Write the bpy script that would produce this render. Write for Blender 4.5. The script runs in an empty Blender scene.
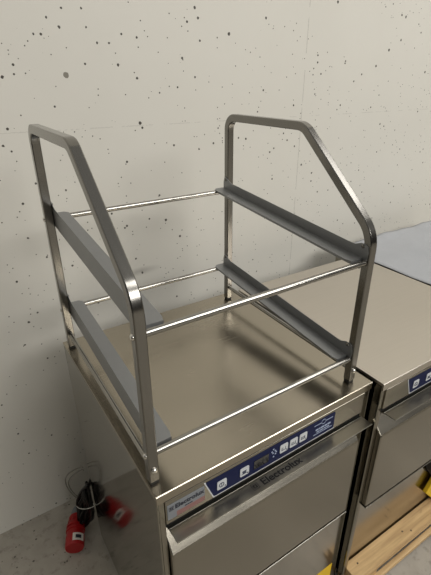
import bpy, bmesh, math, random
from mathutils import Vector, Matrix
random.seed(7)
S = bpy.context.scene
COL = S.collection
T = 0.87                      # height of the dishwasher tops above the floor

# ------------------------------------------------------------------ camera
YAW, PITCH, ROLL, FPX = 0.5886, 0.4624, 0.0007, 425.67
cam = bpy.data.objects.new('camera', bpy.data.cameras.new('camera'))
COL.objects.link(cam)
fw = Vector((math.sin(YAW)*math.cos(PITCH), math.cos(YAW)*math.cos(PITCH), -math.sin(PITCH)))
rt = Vector((math.cos(YAW), -math.sin(YAW), 0.0))
up = rt.cross(fw)
R_ = rt*math.cos(ROLL) + up*math.sin(ROLL)
U_ = up*math.cos(ROLL) - rt*math.sin(ROLL)
m = Matrix((R_, U_, -fw)).transposed().to_4x4()
m.translation = Vector((-0.1903, -0.4999, 0.6788+T))
cam.matrix_world = m
cam.data.sensor_fit = 'VERTICAL'
cam.data.sensor_height = 24.0
cam.data.sensor_width = 18.0
cam.data.lens = FPX/575*24.0
cam.data.shift_x = (215.5-222.33)/575
cam.data.shift_y = (291.15-287.5)/575
cam.data.clip_start = 0.01
S.camera = cam

# ------------------------------------------------------------------ world, lights, exposure
w = bpy.data.worlds.new('world'); S.world = w; w.use_nodes = True
_n, _l = w.node_tree.nodes, w.node_tree.links
_tc = _n.new('ShaderNodeTexCoord'); _sp = _n.new('ShaderNodeSeparateXYZ'); _rp = _n.new('ShaderNodeValToRGB')
_l.new(_tc.outputs['Generated'], _sp.inputs[0]); _l.new(_sp.outputs['Z'], _rp.inputs[0])
_e = _rp.color_ramp.elements                     # dim hall at eye level, paler ceiling overhead
_e[0].position, _e[0].color = 0.05, (.040, .038, .034, 1)
_e[1].position, _e[1].color = 0.85, (.37, .362, .34, 1)
_l.new(_rp.outputs[0], _n['Background'].inputs[0])
_n['Background'].inputs[1].default_value = 1.0
def area(name, loc, target, sx, sy, power, col=(1.0, 0.98, 0.945)):
    d = bpy.data.lights.new(name, 'AREA'); d.shape = 'RECTANGLE'; d.size = sx; d.size_y = sy
    d.energy = power; d.color = col
    o = bpy.data.objects.new(name, d); COL.objects.link(o)
    o.location = loc
    o.rotation_euler = (Vector(target)-Vector(loc)).to_track_quat('-Z', 'Y').to_euler()
    return o
area('lamp_row_front', (4.1, -9.2, T+5.85), (0.4, 0.6, T), 9.0, 2.7, 760)
area('lamp_row_overhead', (2.5, -1.3, T+3.4), (1.6, -0.2, 0), 3.4, 1.0, 72)
S.view_settings.view_transform = 'Standard'
S.view_settings.look = 'None'
S.view_settings.gamma = 1.0
S.view_settings.use_curve_mapping = False
S.view_settings.exposure = -0.08

# ------------------------------------------------------------------ materials
def rgb(r, g, b):
    f = lambda c: ((c/255+0.055)/1.055)**2.4 if c > 10 else c/255/12.92
    return (f(r), f(g), f(b), 1)
class NT:
    def __init__(s, name):
        s.m = bpy.data.materials.new(name); s.m.use_nodes = True
        s.n = s.m.node_tree.nodes; s.l = s.m.node_tree.links
        s.b = s.n['Principled BSDF']
    def add(s, t, **k):
        n = s.n.new(t)
        for a, v in k.items(): setattr(n, a, v)
        return n
    def link(s, a, b): s.l.new(a, b)
    def math(s, op, a, b=None, clamp=False):
        n = s.n.new('ShaderNodeMath'); n.operation = op; n.use_clamp = clamp
        for i, v in enumerate((a, b)):
            if v is None: continue
            if isinstance(v, (int, float)): n.inputs[i].default_value = v
            else: s.l.new(v, n.inputs[i])
        return n.outputs[0]
    def noise(s, vec, scale, detail=3, rough=.55):
        n = s.n.new('ShaderNodeTexNoise'); n.inputs['Scale'].default_value = scale
        n.inputs['Detail'].default_value = detail; n.inputs['Roughness'].default_value = rough
        s.l.new(vec, n.inputs['Vector']); return n.outputs['Fac']
    def ramp(s, fac, stops):
        n = s.n.new('ShaderNodeValToRGB'); e = n.color_ramp.elements
        while len(e) > 1: e.remove(e[-1])
        e[0].position, e[0].color = stops[0]
        for p, c in stops[1:]:
            x = e.new(p); x.color = c
        s.l.new(fac, n.inputs[0]); return n.outputs[0]
    def mix(s, fac, a, b):
        n = s.n.new('ShaderNodeMix'); n.data_type = 'RGBA'
        for i, v in ((0, fac), (6, a), (7, b)):
            if isinstance(v, (int, float)): n.inputs[i].default_value = v
            elif isinstance(v, tuple): n.inputs[i].default_value = v
            else: s.l.new(v, n.inputs[i])
        return n.outputs[2]
    def bump(s, h, strength, dist=0.002):
        n = s.n.new('ShaderNodeBump'); n.inputs['Strength'].default_value = strength
        n.inputs['Distance'].default_value = dist
        s.l.new(h, n.inputs['Height']); s.l.new(n.outputs[0], s.b.inputs['Normal'])
    def coord(s, scale=(1, 1, 1)):
        t = s.n.new('ShaderNodeTexCoord'); mp = s.n.new('ShaderNodeMapping')
        mp.inputs['Scale'].default_value = scale
        s.l.new(t.outputs['Object'], mp.inputs['Vector']); return mp.outputs[0]

def plain(name, col, rough=.5, metal=0.0, var=.12, scale=40):
    t = NT(name); c = t.coord()
    n = t.noise(c, scale, 3)
    d = tuple(x*(1-var) for x in col[:3])+(1,); l = tuple(min(1, x*(1+var)) for x in col[:3])+(1,)
    t.link(t.mix(n, d, l), t.b.inputs['Base Color'])
    t.b.inputs['Roughness'].default_value = rough; t.b.inputs['Metallic'].default_value = metal
    return t.m
def steel(name, col, rough, grain, smudge=.06, bump=.02):
    """brushed stainless: grain = mapping scale (small along the brushing direction)"""
    t = NT(name); c = t.coord(grain); c2 = t.coord()
    g = t.noise(c, 1.0, 4, .6)
    sm = t.noise(c2, 5, 4, .6)
    d = tuple(x*.93 for x in col[:3])+(1,); l = tuple(min(1, x*1.06) for x in col[:3])+(1,)
    t.link(t.mix(g, d, l), t.b.inputs['Base Color'])
    t.b.inputs['Metallic'].default_value = 1.0
    r = t.math('ADD', t.math('MULTIPLY', sm, smudge*2), rough-smudge)
    r = t.math('ADD', r, t.math('MULTIPLY', t.math('SUBTRACT', g, .5), .08))
    t.link(r, t.b.inputs['Roughness'])
    t.bump(g, bump, .001)
    return t.m
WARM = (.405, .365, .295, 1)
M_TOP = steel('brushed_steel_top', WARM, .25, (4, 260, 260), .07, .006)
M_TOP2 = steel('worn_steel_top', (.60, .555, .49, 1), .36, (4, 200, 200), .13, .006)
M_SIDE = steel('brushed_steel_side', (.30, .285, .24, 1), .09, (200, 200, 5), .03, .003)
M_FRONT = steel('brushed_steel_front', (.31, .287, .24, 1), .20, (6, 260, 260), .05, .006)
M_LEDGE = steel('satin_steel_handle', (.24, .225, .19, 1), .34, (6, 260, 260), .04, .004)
M_LOW = steel('brushed_steel_plinth', (.42, .40, .36, 1), .16, (6, 220, 220), .05, .01)
M_TUBE = steel('brushed_steel_tube', (.235, .226, .207, 1), .19, (300, 14, 14), .05, .008)
M_ROD = steel('polished_steel_rod', (.33, .318, .292, 1), .15, (20, 300, 300), .04, .01)
M_TRAY = plain('grey_steel_rail', (.29, .295, .30, 1), .42, .85, .05, 60)
M_SCREW = plain('bright_screw_steel', (.75, .73, .68, 1), .15, 1.0, .04)
M_RUBBER = plain('black_rubber', (.018, .017, .016, 1), .6)
M_DARK = plain('dark_gap', (.012, .012, .011, 1), .7)
M_BLUE = plain('blue_membrane', rgb(10, 21, 62), .5, 0, .08)
M_BLUE.node_tree.nodes['Principled BSDF'].inputs['Specular IOR Level'].default_value = .2
M_BTN = plain('button_white', rgb(205, 208, 210), .4, 0, .04)
M_GLYPH = plain('button_print', rgb(60, 66, 84), .5, 0, .05)
M_PRINT = plain('pale_print', rgb(170, 182, 205), .5, 0, .05)
M_DISPLAY = plain('black_display', rgb(12, 13, 20), .15, 0, .05)
M_INK = plain('dark_ink', rgb(28, 30, 44), .5, 0, .05)
M_INKGREY = plain('etched_ink', rgb(10, 10, 11), .6, 0, .05)
M_YELLOW = plain('yellow_plastic', rgb(222, 182, 28), .5, 0, .12)
M_RED = plain('red_plug_plastic', rgb(158, 16, 20), .38, 0, .10, 25)
M_GREY = plain('grey_gland', rgb(120, 124, 126), .5, 0, .08)
M_CABLE = plain('black_cable', rgb(13, 13, 14), .3, 0, .15)
M_CABLE.node_tree.nodes['Principled BSDF'].inputs['Specular IOR Level'].default_value = .3
M_TIE = plain('white_tie', rgb(215, 214, 205), .45, 0, .05)
M_WIRE = plain('grey_wire', rgb(120, 116, 106), .5, 0, .08)
M_STICK = plain('white_sticker', rgb(220, 214, 205), .5, 0, .05)

def sticker_mat():
    t = NT('silver_blue_label'); c = t.n.new('ShaderNodeTexCoord').outputs['Object']
    sp = t.n.new('ShaderNodeSeparateXYZ'); t.link(c, sp.inputs[0])
    n = t.noise(c, 60, 3)
    z = t.math('ADD', sp.outputs['Z'], t.math('MULTIPLY', t.math('SUBTRACT', n, .5), .004))
    low = t.math('MULTIPLY', t.math('LESS_THAN', z, -.006), t.math('GREATER_THAN', sp.outputs['X'], -.022))
    t.link(t.mix(low, rgb(136, 140, 146), rgb(150, 112, 108)), t.b.inputs['Base Color'])
    t.b.inputs['Roughness'].default_value = .4; t.b.inputs['Metallic'].default_value = .35
    return t.m
M_LABEL = sticker_mat()

def film_mat():
    t = NT('pale_blue_film'); c = t.coord()
    n = t.noise(c, 3.5, 5, .6); n2 = t.noise(c, 26, 4, .6)
    t.link(t.mix(n, rgb(152, 155, 160), rgb(178, 180, 184)), t.b.inputs['Base Color'])
    t.b.inputs['Roughness'].default_value = .45
    t.bump(t.math('ADD', n, t.math('MULTIPLY', n2, .25)), .7, .012)
    return t.m
M_FILM = film_mat()

def wood_mat():
    t = NT('raw_pine'); c = t.coord((3, 46, 46)); c2 = t.coord((6, 16, 16))
    g = t.noise(c, 1.0, 5, .6); k = t.noise(c2, 1.3, 2)
    col = t.ramp(g, [(0.25, rgb(150, 118, 78)), (.55, rgb(204, 171, 122)), (.8, rgb(226, 199, 152))])
    kn = t.math('MULTIPLY', t.math('SUBTRACT', k, .66), 9, True)
    t.link(t.mix(kn, col, rgb(110, 74, 40)), t.b.inputs['Base Color'])
    t.b.inputs['Roughness'].default_value = .65
    t.bump(g, .25, .002)
    return t.m
M_WOOD = wood_mat()

# measured bug holes on the wall: x, z above the dishwasher tops, radius
HOLES = [(.180,.688,.0075),(.333,.715,.004),(.389,.681,.004),(.3125,.769,.003),(.387,.555,.005),(.192,.8435,.003),
 (.590,.684,.0035),(.606,.8466,.004),(.151,.821,.003),(.237,.716,.003),(.180,.801,.0035),(.252,.8045,.003),
 (.112,.782,.003),(.018,.683,.004),(-.015,.5165,.0035),(.873,.863,.004),(.722,.81,.005),(1.544,.789,.005),
 (1.475,.728,.0045),(1.6222,.912,.005),(1.829,.708,.005),(.456,.231,.0045),(.509,.161,.0045),(.130,.379,.003),
 (.302,.229,.0035),(.04,.182,.003),(.0735,.066,.004),(-.002,.253,.003),(-.052,-.022,.004),(-.079,-.1,.003),
 (.801,.481,.004),(1.56,.495,.004),(1.614,.828,.004),(1.209,.933,.005),(.599,.461,.003),(1.594,.917,.004),
 (.245,.847,.003),(.278,.768,.003),(1.09,.36,.004),(.595,.873,.004)]
def wall_mat():
    t = NT('painted_concrete'); tc = t.n.new('ShaderNodeTexCoord').outputs['Object']
    c = tc
    n1 = t.noise(c, 1.6, 5, .6); n2 = t.noise(c, 14, 4, .6); n3 = t.noise(c, 160, 2)
    base = t.mix(n1, rgb(206, 203, 193), rgb(219, 216, 207))
    base = t.mix(t.math('MULTIPLY', t.math('SUBTRACT', n2, .52), 1.2, True), base, rgb(213, 207, 199))
    # small pores, denser in patches
    def pores(scale, rad, dens):
        v = t.n.new('ShaderNodeTexVoronoi'); v.inputs['Scale'].default_value = scale
        t.link(c, v.inputs['Vector'])
        sx = t.n.new('ShaderNodeSeparateColor'); t.link(v.outputs['Color'], sx.inputs[0])
        pick = t.math('LESS_THAN', sx.outputs[0], dens)
        patch = t.math('GREATER_THAN', t.noise(c, 2.6, 3), .42)
        r = t.math('MULTIPLY', sx.outputs[1], rad)
        inside = t.math('LESS_THAN', v.outputs['Distance'], r)
        return t.math('MULTIPLY', t.math('MULTIPLY', inside, pick), patch)
    p = t.math('MAXIMUM', pores(46, .17, .30), pores(95, .19, .26))
    wob = t.n.new('ShaderNodeTexNoise'); wob.inputs['Scale'].default_value = 140
    t.link(c, wob.inputs['Vector'])
    va = t.n.new('ShaderNodeVectorMath'); va.operation = 'SUBTRACT'; va.inputs[1].default_value = (.5, .5, .5)
    t.link(wob.outputs['Color'], va.inputs[0])
    vs = t.n.new('ShaderNodeVectorMath'); vs.operation = 'MULTIPLY_ADD'; vs.inputs[1].default_value = (.005, .005, .005)
    t.link(va.outputs[0], vs.inputs[0]); t.link(c, vs.inputs[2])
    big = None
    for x, z, r in HOLES:
        d = t.n.new('ShaderNodeVectorMath'); d.operation = 'DISTANCE'
        d.inputs[1].default_value = (x, 0, z+T); t.link(vs.outputs[0], d.inputs[0])
        hit_ = t.math('LESS_THAN', d.outputs['Value'], r)
        if big is None: big = hit_
        p = t.math('MAXIMUM', p, hit_)
    # shutter joint and a thin pour line
    sp = t.n.new('ShaderNodeSeparateXYZ'); t.link(vs.outputs[0], sp.inputs[0])
    seam = t.math('MULTIPLY', t.math('LESS_THAN', t.math('ABSOLUTE', t.math('SUBTRACT', sp.outputs['X'], 1.07)), .0016), .30)
    seam = t.math('MULTIPLY', seam, t.math('GREATER_THAN', n2, .45))
    line = t.math('MULTIPLY', t.math('LESS_THAN', t.math('ABSOLUTE', t.math('SUBTRACT', sp.outputs['Z'], T+.548)), .0014), .16)
    line = t.math('MULTIPLY', line, t.math('GREATER_THAN', n2, .50))
    # grey scuff low on the wall
    sc = t.n.new('ShaderNodeVectorMath'); sc.operation = 'MULTIPLY'; sc.inputs[1].default_value = (12, 0, 55)
    sb = t.n.new('ShaderNodeVectorMath'); sb.operation = 'SUBTRACT'; sb.inputs[1].default_value = (.345, 0, T+.06)
    t.link(c, sb.inputs[0]); t.link(sb.outputs[0], sc.inputs[0])
    ln = t.n.new('ShaderNodeVectorMath'); ln.operation = 'LENGTH'; t.link(sc.outputs[0], ln.inputs[0])
    scf = t.math('MULTIPLY', t.math('SUBTRACT', 1.0, ln.outputs['Value'], True), t.math('MULTIPLY', n2, .9))
    base = t.mix(scf, base, rgb(110, 104, 98))
    base = t.mix(seam, base, rgb(100, 96, 88)); base = t.mix(line, base, rgb(100, 96, 88))
    t.link(t.mix(p, base, t.mix(big, rgb(72, 68, 61), rgb(128, 123, 112))), t.b.inputs['Base Color'])
    t.b.inputs['Roughness'].default_value = .55
    h = t.math('SUBTRACT', t.math('ADD', t.math('MULTIPLY', n2, .5), t.math('MULTIPLY', n3, .1)), t.math('MULTIPLY', p, 2))
    t.bump(h, .25, .003)
    return t.m
def floor_mat():
    t = NT('worn_concrete_floor'); c = t.coord()
    n1 = t.noise(c, 2.2, 6, .65); n2 = t.noise(c, 30, 5, .65); n3 = t.noise(c, 9, 4, .7)
    base = t.ramp(n1, [(.3, rgb(146, 140, 129)), (.7, rgb(184, 177, 165))])
    base = t.mix(t.math('MULTIPLY', t.math('SUBTRACT', n2, .53), 3, True), base, rgb(98, 91, 80))
    v = t.n.new('ShaderNodeTexVoronoi'); v.inputs['Scale'].default_value = 75; t.link(c, v.inputs['Vector'])
    sx = t.n.new('ShaderNodeSeparateColor'); t.link(v.outputs['Color'], sx.inputs[0])
    dots = t.math('MULTIPLY', t.math('LESS_THAN', v.outputs['Distance'], t.math('MULTIPLY', sx.outputs[1], .32)),
                  t.math('MULTIPLY', t.math('LESS_THAN', sx.outputs[0], .5), t.math('GREATER_THAN', n3, .5)))
    base = t.mix(t.math('MULTIPLY', dots, .8), base, rgb(60, 55, 48))
    t.link(base, t.b.inputs['Base Color'])
    t.b.inputs['Roughness'].default_value = .6
    t.bump(n2, .3, .003)
    return t.m

# ------------------------------------------------------------------ mesh helpers
def mk(name, bm, mat, parent=None, bevel=0.0, smooth=False, loc=None):
    bmesh.ops.recalc_face_normals(bm, faces=bm.faces)
    me = bpy.data.meshes.new(name); bm.to_mesh(me); bm.free()
    if mat: me.materials.append(mat)
    o = bpy.data.objects.new(name, me); COL.objects.link(o)
    if parent: o.parent = parent
    if loc: o.location = loc
    if bevel:
        b = o.modifiers.new('bevel', 'BEVEL'); b.width = bevel; b.segments = 2
        b.limit_method = 'ANGLE'; b.angle_limit = math.radians(40); b.use_clamp_overlap = True
    if smooth:
        for p in me.polygons: p.use_smooth = True
        me.set_sharp_from_angle(angle=math.radians(40))
    return o
def empty(name, loc, rz, label, cat, group=None):
    o = bpy.data.objects.new(name, None); COL.objects.link(o)
    o.location = loc; o.rotation_euler = (0, 0, rz); o.empty_display_size = .05
    return tag(o, label, cat, group)
def tag(o, label, cat, group=None):
    o['label'] = label; o['category'] = cat
    if group: o['group'] = group
    return o
def box(bm, x0, x1, y0, y1, z0, z1):
    v = [bm.verts.new((x, y, z)) for z in (z0, z1) for x, y in ((x0, y0), (x1, y0), (x1, y1), (x0, y1))]
    for f in ((3, 2, 1, 0), (4, 5, 6, 7), (0, 1, 5, 4), (1, 2, 6, 5), (2, 3, 7, 6), (3, 0, 4, 7)):
        bm.faces.new([v[i] for i in f])
def prism(bm, poly, axis, a, b):
    """extrude a closed 2-D polygon along x, y or z from a to b"""
    P = {'x': lambda p, t: (t, p[0], p[1]), 'y': lambda p, t: (p[0], t, p[1]), 'z': lambda p, t: (p[0], p[1], t)}[axis]
    A = [bm.verts.new(P(p, a)) for p in poly]; B = [bm.verts.new(P(p, b)) for p in poly]
    bm.faces.new(A[::-1]); bm.faces.new(B)
    for i in range(len(poly)):
        j = (i+1) % len(poly); bm.faces.new((A[i], A[j], B[j], B[i]))
def BM(f, *a, **k):
    bm = bmesh.new(); f(bm, *a, **k); return bm
def tube(bm, pts, r, seg=12, caps=True, closed=False):
    pts = [Vector(p) for p in pts]; n = len(pts); rings = []
    rr = r if isinstance(r, (list, tuple)) else [r]*n
    ref = None
    for i, p in enumerate(pts):
        if closed: d = pts[(i+1) % n]-pts[i-1]
        else: d = pts[min(i+1, n-1)]-pts[max(i-1, 0)]
        d.normalize()
        if ref is None:
            ref = d.orthogonal().normalized()
        u = (ref-d*ref.dot(d)).normalized(); ref = u
        v = d.cross(u)
        rings.append([bm.verts.new(p+(u*math.cos(2*math.pi*k/seg)+v*math.sin(2*math.pi*k/seg))*rr[i]) for k in range(seg)])
    for i in range(n if closed else n-1):
        a, b = rings[i], rings[(i+1) % n]
        for k in range(seg):
            bm.faces.new((a[k], a[(k+1) % seg], b[(k+1) % seg], b[k]))
    if caps and not closed:
        bm.faces.new(rings[0][::-1]); bm.faces.new(rings[-1])
def dome(bm, c, axis, r, h, seg=12):
    """screw head: a low dome on a short collar"""
    ax = Vector(axis).normalized(); c = Vector(c)
    prof = [(r, 0), (r, h*.35), (r*.85, h*.7), (r*.5, h*.95), (r*.08, h)]
    tube(bm, [c+ax*z for _, z in prof], [q for q, _ in prof], seg)
def fillet(poly, rads, n=7):
    out = []
    for i, p in enumerate(poly):
        r = rads[i]; p = Vector(p)
        if r <= 0 or i in (0, len(poly)-1):
            out.append(tuple(p)); continue
        a = (Vector(poly[i-1])-p).normalized(); b = (Vector(poly[i+1])-p).normalized()
        th = a.angle(b); t = r/math.tan(th/2); c = p+(a+b).normalized()*(r/math.sin(th/2))
        s = p+a*t-c; e = p+b*t-c
        a0 = math.atan2(s.y, s.x); a1 = math.atan2(e.y, e.x); da = (a1-a0+math.pi) % (2*math.pi)-math.pi
        for k in range(n+1):
            q = a0+da*k/n; out.append((c.x+r*math.cos(q), c.y+r*math.sin(q)))
    return out
def text_mesh(name, body, size, mat, parent, mtx, bold=0.0, extrude=.0003, align='LEFT'):
    cu = bpy.data.curves.new(name, 'FONT'); cu.body = body; cu.size = size; cu.extrude = extrude
    cu.offset = bold; cu.align_x = align; cu.resolution_u = 3
    o = bpy.data.objects.new(name+'_src', cu); COL.objects.link(o)
    dg = bpy.context.evaluated_depsgraph_get()
    me = bpy.data.meshes.new_from_object(o.evaluated_get(dg))
    bpy.data.objects.remove(o); bpy.data.curves.remove(cu)
    me.name = name; me.materials.clear(); me.materials.append(mat); me.transform(mtx)
    t = bpy.data.objects.new(name, me); COL.objects.link(t); t.parent = parent
    return t

# ------------------------------------------------------------------ room
WY = 0.829
bm = BM(box, -5.0, 10.0, 0, .2, 0, 4.6)
wall = mk('wall_back', bm, wall_mat(), loc=(0, WY, 0)); wall['kind'] = 'structure'
bm = BM(box, -5.0, 10.0, -16.0, WY, -.1, 0)
fl = mk('floor', bm, floor_mat()); fl['kind'] = 'structure'

# ------------------------------------------------------------------ dishwashers
def emblem(bm, cx, cz, s, y0, y1, f):
    """square badge: a frame with an inner broken square, built from bars; f maps (u,v) boxes into place"""
    t = s*.10
    for a in ((-s, s, s-t, s), (-s, s, -s, -s+t), (-s, -s+t, -s, s), (s-t, s, -s, s),
              (-s*.55, -s*.25, -s*.6, s*.6), (s*.25, s*.55, -s*.6, s*.6), (-s*.55, s*.1, s*.28, s*.5), (-s*.1, s*.55, -s*.5, -s*.28)):
        f(bm, cx+a[0], cx+a[1], cz+a[2], cz+a[3])
def make_dishwasher(loc, rz, W, D, label, group, sticker=True, full=True, label_on=True, recess=.0015, top=None):
    h = T
    t = empty('dishwasher', (loc[0], loc[1], 0), rz, label, 'dishwasher', group)
    z = lambda v: h+v+loc[2]
    # carcass: two side panels, back, inner front frame posts
    ynz = T-.7865 if recess > .01 else .012           # toe space under the front
    yn = recess+.001 if recess > .01 else .003
    for xa, xb in ((0.0, .004), (W-.004, W)):
        bm = BM(prism, [(yn, .012), (D-.004, .012), (D-.004, z(-.010)), (.003, z(-.010)), (.003, ynz), (yn, ynz)], 'x', xa, xb)
        mk('side_panel', bm, M_SIDE, t, .0012)
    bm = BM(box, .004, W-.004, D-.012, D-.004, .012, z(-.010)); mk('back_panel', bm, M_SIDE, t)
    for xa, xb in ((.004, .0155), (W-.024, W-.004)):
        bm = BM(box, xa, xb, .003, .029, max(.02, ynz), z(-.012)); mk('front_post', bm, M_FRONT, t, .001)
    bm = bmesh.new(); box(bm, 0.006, W-.006, .0625, .30, .03, z(-.014)); box(bm, .0160, W-.0250, .0070, .0460, z(-.1030), z(-.0800))
    mk('interior', bm, M_DARK, t)
    # top: thin plate with a folded-down front lip
    bm = bmesh.new()
    prism(bm, [(0, -.0210), (.0008, -.0218), (.004, -.0218), (.004, -.008), (D, -.008), (D, 0), (.0014, 0), (0, -.0014)], 'x', 0, W)
    bmesh.ops.translate(bm, vec=(0, 0, z(0)), verts=bm.verts)
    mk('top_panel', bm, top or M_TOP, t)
    # control fascia
    bm = bmesh.new(); box(bm, .0156, W-.0245, .004, .03, z(-.0855), z(-.0225))
    fas = mk('control_panel', bm, M_FRONT, t, .0009, loc=(0, -.0048, 0))
    poly = fillet([(.104, -.032), (.122, -.080), (.467, -.080), (.467, -.030), (.104, -.030)], [0, .008, .003, .003, 0], 4)
    bm = BM(prism, poly, 'y', .0030, .0045); bmesh.ops.translate(bm, vec=(0, 0, z(0)), verts=bm.verts)
    mk('blue_membrane', bm, M_BLUE, fas)
    if full:
        bm = bmesh.new()
        pl = fillet([(.1, -.028), (.1205, -.0828), (.469, -.0828), (.469, -.0805), (.1225, -.0805), (.1035, -.028)], [0]*6)
        prism(bm, pl, 'y', .0032, .0042); bmesh.ops.translate(bm, vec=(0, 0, z(0)), verts=bm.verts)
        mk('membrane_edge', bm, M_BTN, fas)
        for i, x in enumerate((.141, .198, .306, .335, .364)):
            zc = -.0560 if i < 2 else -.0525
            bp = fillet([(x, zc+.0115), (x-.0115, zc+.0115), (x-.0115, zc-.0115), (x+.0115, zc-.0115), (x+.0115, zc+.0115), (x, zc+.0115)], [0, .003, .003, .003, .003, 0], 3)[:-1]
            bm = BM(prism, bp, 'y', .0016, .0031); bmesh.ops.translate(bm, vec=(0, 0, z(0)), verts=bm.verts)
            btn = mk('button', bm, M_BTN, fas)
            bm = bmesh.new(); c = Vector((x-.001, .0014, z(zc)))
            g = lambda a0, a1, b0, b1: box(bm, c.x+a0, c.x+a1, .0012, .0017, c.z+b0, c.z+b1)
            if i == 0:      # a ring with a bar: the on switch
                tube(bm, [(c.x+.0055*math.cos(a), .0015, c.z+.0055*math.sin(a)) for a in [k*math.pi/8 for k in range(16)]], .0009, 6, closed=True)
                g(-.0007, .0007, -.005, .005)
            elif i == 1:    # a cup
                g(-.006, .006, .001, .003); g(-.0045, .0045, -.004, .001); g(-.007, .007, -.0058, -.0046)
            else:           # programme signs: basin with bars
                g(-.006, .006, -.005, -.0035); g(-.006, -.0048, -.005, .004); g(.0048, .006, -.005, .004)
                for k in range(i-1): g(-.003+.003*k, -.0018+.003*k, -.002, .003)
            mk('button_sign', bm, M_GLYPH, btn)
            bm = bmesh.new(); box(bm, x+.0065, x+.0095, .0012, .0017, z(zc)-.009, z(zc)-.006)
            mk('indicator', bm, M_GLYPH, btn)
        bm = BM(box, .223, .263, .0022, .0031, z(-.068), z(-.044)); mk('display', bm, M_DISPLAY, fas)
        bm = bmesh.new()
        for k, (a, b) in enumerate(((.276, -.040), (.281, -.046), (.275, -.051), (.282, -.056), (.277, -.062), (.272, -.046), (.284, -.051))):
            box(bm, a-.0018, a+.0018, .0022, .0031, z(b)-.0014, z(b)+.0014)
        mk('status_signs', bm, M_PRINT, fas)
        bm = bmesh.new()
        box(bm, .398, .421, .0022, .0031, z(-.0412), z(-.0402)); box(bm, .436, .459, .0022, .0031, z(-.0412), z(-.0402))
        box(bm, .398, .459, .0022, .0031, z(-.0690), z(-.0680))
        tube(bm, [(.4285+.0065*math.cos(a), .0026, z(-.0400)+.0065*math.sin(a)) for a in [k*math.pi/8 for k in range(16)]], .0006, 5, closed=True)
        for k, (a, b) in enumerate(((.404, .413), (.415, .419), (.421, .431), (.433, .441), (.443, .453))): box(bm, a, b, .0022, .0031, z(-.0575), z(-.0535))
        for a, b in ((.408, .417), (.419, .430), (.432, .438), (.440, .449)): box(bm, a, b, .0022, .0031, z(-.0640), z(-.0616))
        mk('panel_print', bm, M_PRINT, fas)
        # name label
    if full and label_on:
        bm = bmesh.new(); box(bm, -.041, .041, -.0006, .0006, -.0195, .0195)
        lab = mk('maker_label', bm, M_LABEL, fas, loc=(.0595, .0033, z(-.0545)))
        mt = Matrix.Translation((-.025, -.0008, .0040)) @ Matrix.Rotation(math.pi/2, 4, 'X')
        text_mesh('label_lettering', 'Electrolux', .0155, M_INK, lab, mt, .0004)
        bm = bmesh.new()
        emblem(bm, -.0325, .0085, .0050, 0, 0, lambda b, x0, x1, z0, z1: box(b, x0, x1, -.0011, -.0004, z0, z1))
        mk('label_emblem', bm, M_INK, lab)
        bm = bmesh.new()
        for a, b in ((-.004, .001), (.002, .006), (.007, .013)): box(bm, a, b, -.0010, -.0004, -.0042, -.0018)
        mk('label_small_print', bm, M_INK, lab)
    # door: skin, scoop below the handle, front
    bm = bmesh.new()
    x0, x1 = .0172, W-.0275
    zt, zs, zb = z(-.1035), z(-.170), z(-.4485)
    prism(bm, [(.062, zt), (.045, zt), (-.010, zs), (-.0125, zs-.005), (-.0125, zb+.004), (-.0105, zb), (.0285, zb), (.0285, zs), (.062, zt-.008)], 'x', x0, x1)
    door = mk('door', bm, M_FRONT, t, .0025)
    bm = bmesh.new()
    prism(bm, [(-.0052, z(-.0940)), (-.0060, z(-.0945)), (-.0395, z(-.0922)), (-.0402, z(-.0929)), (-.0395, z(-.0945)), (-.0060, z(-.0972)), (.0060, z(-.1030)), (.0060, z(-.1005))], 'x', x0, x1)
    hd = mk('handle', bm, M_LEDGE, door, .0007)
    if full:
        n = Vector((0, .0023, .0335)).normalized()           # handle top, tipped slightly up at the front
        vx, vy = Vector((1, 0, 0)), Vector((0, .0335, -.0023)).normalized()
        o = Vector((.230, -.0290, z(-.0945)+.0023*(.0230/.0335)))+n*.0003
        mt = Matrix((vx, vy, n)).transposed().to_4x4(); mt.translation = o
        text_mesh('handle_lettering', 'Electrolux', .0245, M_INKGREY, hd, mt @ Matrix.Diagonal((1.12, 1, 1, 1)), .0003)
        bm = bmesh.new()
        emblem(bm, -.0165, .0078, .0078, 0, 0, lambda b, a0, a1, c0, c1: box(b, a0, a1, c0, c1, -.0003, .0003))
        bmesh.ops.transform(bm, matrix=mt, verts=bm.verts)
        mk('handle_emblem', bm, M_INKGREY, hd)
    # recessed plinth panel
    bm = BM(box, .0156, W-.0245, recess, recess+.003, .02, z(-.4525)); mk('lower_panel', bm, M_LOW, t)
    bm = BM(box, .0156, W-.0245, -.0145, .0305, z(-.4535), z(-.4510)); mk('door_sill', bm, M_ROD, t, .0006)
    if sticker:
        bm = BM(box, .502, .5705, .0006, .0014, z(-.800), z(-.7205))
        mk('warning_sticker', bm, M_YELLOW, t)
    for x in (.05, W-.05):
        for y in (.06, D-.06):
            bm = BM(tube, [(x, y, 0), (x, y, .004), (x, y, .013)], [.018, .018, .012], 14); mk('foot', bm, M_RUBBER, t)
    return t
W1, D1 = 0.5959, 0.6124
GR = 'stainless undercounter dishwashers in a row'
make_dishwasher((0, 0, 0), 0, W1, D1, 'stainless steel dishwasher carrying the tube rack on its top', GR)
M2X, M2Y, M2R, M2W, M2D = W1+.009, -.0267, -.0147, .6036, .6271
make_dishwasher((M2X, M2Y, .0055), M2R, M2W, M2D, 'stainless dishwasher with a bare top, behind the wooden boards, between two others', GR, sticker=False, label_on=False, recess=.031, top=M_TOP2)
bpy.context.view_layer.update()
x3 = M2X+M2W+.010
d3 = make_dishwasher((x3, -.032, .004), -.010, .78, .738, 'dishwasher with pale blue film on its top at the right edge', GR, sticker=False, full=False, recess=.031)
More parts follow.
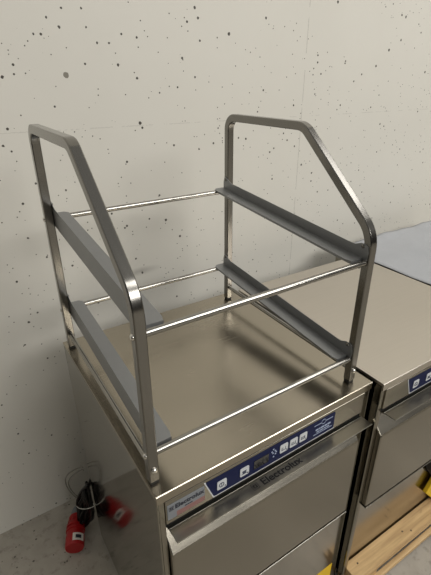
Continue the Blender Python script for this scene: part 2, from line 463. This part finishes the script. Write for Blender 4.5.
# crumpled protective film lying over the third top
bm = bmesh.new(); nx, ny = 40, 48
grid = []
for j in range(ny+1):
    row = []
    for i in range(nx+1):
        u, v = i/nx, j/ny
        x, y = .001+u*.778, .002+v*.738
        zz = T+.0055+.0012*math.sin(9*x+13*y)+.0008*math.sin(31*y-11*x)
        if v > .90: zz += (v-.90)*10*(.003*(1+math.sin(17*x+2))+.002*math.sin(43*x))
        row.append(bm.verts.new((x, y, zz+.001)))
    grid.append(row)
for j in range(ny):
    for i in range(nx):
        bm.faces.new((grid[j][i], grid[j][i+1], grid[j+1][i+1], grid[j+1][i]))
f3 = mk('protective_film', bm, M_FILM, d3, smooth=True)
so = f3.modifiers.new('thickness', 'SOLIDIFY'); so.thickness = .0006; so.offset = 1
f3['label'] = 'pale blue plastic film with creases'

# ------------------------------------------------------------------ tube rack on the first dishwasher
rack = empty('basket_rack', (.28, .30, T), 0, 'stainless steel tube rack with two pairs of grey rails, standing on the left dishwasher', 'rack')
RO = Vector((-.28, -.30, 0))
def place(bm):
    for v in bm.verts:                # the left frame stands very slightly toed in
        k = max(0.0, min(1.0, (.5-v.co.x)/.45))
        v.co.x += k*(0.0045*(v.co.y-.0283)/.557 + 0.0015*v.co.z/.6)
    bmesh.ops.translate(bm, vec=RO, verts=bm.verts); return bm
XL, XR, HW = .0123, .5505, .0100
YF, YB, ZT, TD = .0283, .585, .5915, .0195
def frame_profile():
    outer = fillet([(YF, .006), (YF, .391), (.262, ZT), (YB, ZT), (YB, .006)], [0, .085, .060, .042, 0], 11)
    k = TD
    # inner polygon: offset by the tube depth
    s = Vector((.262-YF, ZT-.391)).normalized(); nrm = Vector((s.y, -s.x))
    p = Vector((YF, .391))+nrm*k
    a = (YF+k, p.y+(YF+k-p.x)*s.y/s.x)
    b_ = (p.x+(ZT-k-p.y)*s.x/s.y, ZT-k)
    inner = fillet([(YF+k, .006), a, b_, (YB-k, ZT-k), (YB-k, .006)], [0, .065, .042, .024, 0], 11)
    return outer, inner
outer, inner = frame_profile()
def side_frame(xc):
    bm = bmesh.new(); n = len(outer)
    V = [[bm.verts.new((x, p[0], p[1])) for p in pr] for x in (xc-HW, xc+HW) for pr in (outer, inner)]
    oL, iL, oR, iR = V
    for i in range(n-1):
        bm.faces.new((oL[i], oL[i+1], oR[i+1], oR[i])); bm.faces.new((iL[i], iR[i], iR[i+1], iL[i+1]))
        bm.faces.new((oL[i], iL[i], iL[i+1], oL[i+1])); bm.faces.new((oR[i], oR[i+1], iR[i+1], iR[i]))
    for i in (0, n-1): bm.faces.new((oL[i], oR[i], iR[i], iL[i]))
    place(bm); o = mk('side_frame', bm, M_TUBE, rack, .0022, True); return o
YRF, YRB = .0383, .5749
ZR = {'UF': .3225, 'UB': .3729, 'LF': .0694, 'LB': .1221}
RR = .0067
frames = []
for xc in (XL, XR):
    fr = side_frame(xc); frames.append(fr)
    for y in (YF+.0098, YB-.0098):
        bm = bmesh.new(); box(bm, xc-.0085, xc+.0085, y-.0083, y+.0083, .0003, .0080)
        mk('foot', place(bm), M_RUBBER, fr, .001)
    s = -1 if xc == XL else 1
    for y, k in ((YRF, 'UF'), (YRB, 'UB'), (YRF, 'LF'), (YRB, 'LB')):
        bm = BM(dome, (xc+s*HW, y, ZR[k]), (s, 0, 0), .0058, .0046)
        mk('screw', place(bm), M_SCREW, fr, smooth=True)
    bm = BM(dome, (xc, YF, .036), (0, -1, 0), .0062, .0050); mk('screw', place(bm), M_SCREW, fr, smooth=True)
    # lower side rail between the two posts
    bm = BM(tube, [(xc, YF+TD-.001, .036), (xc, YB-TD+.001, .046)], .0058, 14)
    mk('side_rail', place(bm), M_ROD, fr, smooth=True)
for y, k in ((YRF, 'UF'), (YRB, 'UB'), (YRF, 'LF'), (YRB, 'LB')):
    bm = BM(tube, [(XL+HW-.001, y, ZR[k]), (XR-HW+.001, y, ZR[k])], RR, 16)
    mk('cross_rod', place(bm), M_ROD, rack, smooth=True)
def tray(xc, s, zf, zb, hh):
    """L rail: flange on the posts, shelf inwards on the rods, folded-down lip; s = inward direction"""
    x0 = xc+s*HW; bm = bmesh.new(); th = .0016
    ya, yb = .034, .586
    zz = lambda y: zf+RR+(zb-zf)*(y-YRF)/(YRB-YRF)
    def slab(pts, dx0, dx1):            # polygon in y-z, thick in x
        A = [bm.verts.new((x0+s*dx0, p[0], p[1])) for p in pts]; B = [bm.verts.new((x0+s*dx1, p[0], p[1])) for p in pts]
        bm.faces.new(A); bm.faces.new(B[::-1])
        for i in range(len(pts)):
            j = (i+1) % len(pts); bm.faces.new((A[i], B[i], B[j], A[j]))
    ear = .011
    fl = [(ya, zz(ya)-.004), (ya+.016, zz(ya+.016)-.026)]
    fl += [(yb-.016, zz(yb-.016)-.026), (yb, zz(yb)-.004), (yb, zz(yb)+hh*.75), (yb-.004, zz(yb)+hh+ear-.004), (yb-.010, zz(yb)+hh+ear),
           (yb-.017, zz(yb)+hh+ear-.003), (yb-.028, zz(yb)+hh+.001), (yb-.040, zz(yb-.04)+hh)]
    fl += [(ya+.052, zz(ya+.052)+hh), (ya+.036, zz(ya)+hh+.0045), (ya+.020, zz(ya)+hh+ear), (ya+.008, zz(ya)+hh+ear), (ya+.001, zz(ya)+hh+ear*.6), (ya-.002, zz(ya)+hh*.7)]
    slab(fl, .0003, .0003+th)
    wd = .040; c = .010; yk = ya; ya = .0470
    pl = [(0.0003, ya), (wd-c*.4, ya), (wd, ya+c), (wd, yb-c), (wd-c, yb), (.0003, yb)]
    A = [bm.verts.new((x0+s*p[0], p[1], zz(p[1])+.0002)) for p in pl]; B = [bm.verts.new((x0+s*p[0], p[1], zz(p[1])+.0002+th)) for p in pl]
    bm.faces.new(A); bm.faces.new(B[::-1])
    for i in range(len(pl)):
        j = (i+1) % len(pl); bm.faces.new((A[i], B[i], B[j], A[j]))
    lip = .004                          # folded-down inner lip, stopping short of the rods
    ye = ya; ya = yk
    y1, y2 = ye+c+.004, yb-c-.006
    slab([(y1, zz(y1)+.001), (y2, zz(y2)+.001), (y2, zz(y2)-lip), (y1, zz(y1)-lip)], wd-th, wd)
    # small upturned stop across the front end
    bm2 = bmesh.new()
    o = mk('tray_rail', place(bm), M_TRAY, rack, .0005)
    box(bm2, min(x0+s*.002, x0+s*.037), max(x0+s*.002, x0+s*.037), ye-.0012, ye+.0004, zz(ye)-.009, zz(ye)+.0018)
    mk('end_fold', place(bm2), M_TRAY, o)
    for y, q in ((ya+.014, hh+ear*.35), (yb-.012, hh+ear*.3)):
        b3 = BM(dome, (x0+s*.0019, y, zz(y)+q), (s, 0, 0), .0046, .0030); mk('rivet', place(b3), M_TUBE, o, smooth=True)
for xc, s in ((XL, 1), (XR, -1)):
    tray(xc, s, ZR['UF'], ZR['UB'], .024)
    tray(xc, s, ZR['LF'], ZR['LB'], .026)

# ------------------------------------------------------------------ pallet boards in front of the machines
pal = empty('pallet', (M2X, M2Y, 0), M2R, 'raw pine pallet edge on the floor in front of the dishwasher with the bare top', 'pallet')
def board(name, u0, u1, v0, v1, z0, z1, sd):
    random.seed(sd); bm = bmesh.new(); n = 60
    rows = []
    for i in range(n+1):
        u = u0+(u1-u0)*i/n; e = [.0012*(random.random()-.5) for _ in range(4)]
        rows.append([bm.verts.new((u, v0+e[0], z0)), bm.verts.new((u, v1, z0)), bm.verts.new((u, v1, z1)), bm.verts.new((u, v0+e[1], z1+e[2]*.5))])
    for i in range(n):
        for k in range(4):
            bm.faces.new((rows[i][k], rows[i][(k+1) % 4], rows[i+1][(k+1) % 4], rows[i+1][k]))
    bm.faces.new(rows[0]); bm.faces.new(rows[-1][::-1])
    o = mk(name, bm, M_WOOD, pal, .0015); return o
top_z = T-.790
b1 = board('top_board', 0.03, .72, -.038, .0275, top_z-.022, top_z, 1)
b2 = board('bottom_board', 0.03, .72, -.053, -.037, 0.0200, T-.830, 2)
for u in (.04, .62):
    bm = BM(box, u-.01, u+.09, -.0368, .0270, .0004, top_z-.0222); mk('block', bm, M_WOOD, pal, .001)
for u, v in ((.075, .005), (.30, -.005), (.33, -.020)):
    bm = BM(dome, (u, v, top_z-.0004), (0, 0, 1), .0032, .0012, 8); mk('nail', bm, M_DARK, b1)

# black and yellow plastic piece at the board's end
cp = empty('edge_protector', (1.145, -.018, top_z), 0, 'black and yellow plastic piece standing on the board at the right picture edge', 'edge protector')
def plate(pts, y0, y1, mat, nm):
    bm = BM(prism, [(x-1.10, zq+.790) for x, zq in pts], 'y', y0, y1); mk(nm, bm, mat, cp, .003)
plate([(.985, -.690), (1.075, -.7895), (1.15, -.7895), (1.15, -.615), (1.020, -.632)], -.008, .008, M_YELLOW, 'yellow_foot')
plate([(.965, -.560), (1.020, -.631), (1.15, -.614), (1.15, -.47), (.990, -.500), (.955, -.520)], -.012, .012, M_RUBBER, 'black_cap')

# ------------------------------------------------------------------ red power plug with its cable bundle
pg = empty('power_cable', (-.055, .70, 0), 0, 'black cable bundle with a red round plug on the floor left of the dishwashers', 'power cable')
PO = Vector((-.055, .70, 0))
a = Vector((-.050, .728, .046)); b = Vector((-.100, .592, .037)); ax = (b-a)
def along(prof): return [a+ax*t-PO for t, _ in prof], [r for _, r in prof]
pr = [(.12, .019), (.16, .025), (.30, .026), (.36, .029), (.40, .0335), (.47, .0335), (.475, .0300), (.52, .0300), (.525, .0345), (.58, .0345), (.585, .0315), (.70, .0315), (.705, .0335), (.97, .0335), (1.0, .0315)]
P, Rr = along(pr); plug = mk('plug', BM(tube, P, Rr, 24), M_RED, pg, smooth=True)
bm = bmesh.new()          # grip ribs on the plug collar
u = ax.normalized(); e1 = u.orthogonal().normalized(); e2 = u.cross(e1)
for k in range(12):
    d = e1*math.cos(k*math.pi/6)+e2*math.sin(k*math.pi/6)
    tube(bm, [a+ax*.18+d*.0245-PO, a+ax*.34+d*.0275-PO], .0022, 6)
mk('grip_rib', bm, M_RED, plug)
pr = [(-.10, .012), (-.04, .017), (.02, .020), (.10, .021), (.125, .020)]
P, Rr = along(pr); mk('cable_gland', BM(tube, P, Rr, 18), M_GREY, pg, smooth=True)
# white sticker wrapped on top of the plug
bm = bmesh.new(); upd = (Vector((0, 0, 1))-u*u.z).normalized(); sd = u.cross(upd)
rows = []
for k in range(9):
    an = math.radians(-5+k*9); d = upd*math.cos(an)-sd*math.sin(an)
    rows.append([bm.verts.new(a+ax*.74+d*.0342-PO), bm.verts.new(a+ax*.93+d*.0342-PO)])
for k in range(8): bm.faces.new((rows[k][0], rows[k][1], rows[k+1][1], rows[k+1][0]))
stk = mk('plug_sticker', bm, M_STICK, plug)
bm = bmesh.new(); rows = []
for k in range(5):
    an = math.radians(12+k*9); d = upd*math.cos(an)-sd*math.sin(an)
    rows.append([bm.verts.new(a+ax*.79+d*.0345-PO), bm.verts.new(a+ax*.88+d*.0345-PO)])
for k in range(4): bm.faces.new((rows[k][0], rows[k][1], rows[k+1][1], rows[k+1][0]))
mk('sticker_print', bm, M_INK, stk)
# the bundle: flat standing loops of thick cable, pinched by ties
random.seed(11)
bm = bmesh.new()
C0 = Vector((-.020, .655, .142))
axis = Vector((.16, -.16, .97)).normalized()      # leans on the side of the dishwasher
wdir = Vector((.55, -.80, -.10)); wdir = (wdir-axis*wdir.dot(axis)).normalized(); ndir = axis.cross(wdir)
def bundle(t, k, q):
    s_, c_ = math.sin(t), math.cos(t)
    wv = (.030*q)*(1-.55*max(0, c_)-.25*max(0, -c_))*s_
    return C0+axis*((.065+.055*q)*c_)+wdir*wv+ndir*(.008*k+.004*math.sin(2*t+k))
for k in range(-2, 3):
    for q in (.18, .48, .76, 1.02):
        qq = q+random.uniform(-.08, .08)
        pts = []; j1, j2 = random.uniform(0, 6.28), random.uniform(0, 6.28)
        for i in range(36):
            p = bundle(i*2*math.pi/36, k, qq)+ndir*(.005*math.sin(i*.35+j1))+wdir*(.004*math.sin(i*.52+j2))+axis*(.008*math.sin(j1)); p.x = min(p.x, -.0062); p.z = max(p.z, .0060); pts.append(p-PO)
        tube(bm, pts, .0050, 8, closed=True)
# tail from the bundle to the plug gland, and a free end standing up
tube(bm, [p-PO for p in (C0+wdir*-.03+axis*-.05, Vector((-.040, .735, .060)), a-ax*.09)], .0062, 8)
tube(bm, [p-PO for p in (C0+axis*.06+wdir*-.012, C0+axis*.12+wdir*.0, C0+axis*.165+wdir*.004)], [.0075, .0065, .0030], 8)
mk('cable_coil', bm, M_CABLE, pg, smooth=True)
for off, tilt in ((.012, 1.6),):
    bm = bmesh.new(); pts = []
    for i in range(24):
        t = i*2*math.pi/24
        p = C0+axis*(off+.016*math.sin(t)*tilt)+wdir*(.041*math.sin(t))+ndir*(.029*math.cos(t)); p.x = min(p.x, -.0026)
        pts.append(p-PO)
    tube(bm, pts, .0013, 6, closed=True)
    mk('cable_tie', bm, M_TIE, pg, smooth=True)
# thin grey wire looped behind the bundle
bm = bmesh.new(); LC = Vector((-.005, .675, .225)); la = Vector((.80, -.55, .05)).normalized(); lb = Vector((.05, .1, .99)).normalized()
for r, dz, ph in ((.074, .0, 0), (.064, -.006, .5)):
    pts = []
    for i in range(40):
        t = .15-i*(3.1/39)
        p = LC+la*(r*math.sin(t)*1.0)+lb*(r*1.05*math.cos(t)+dz)+Vector((0, .006*math.sin(3*t+ph), 0)); p.x = min(p.x, -.004)
        pts.append(p)
    tube(bm, pts, .0021, 7)
bmesh.ops.translate(bm, vec=-PO, verts=bm.verts)
wr = mk('thin_wire', bm, M_WIRE, pg, smooth=True); wr['label'] = 'thin grey wire loop'
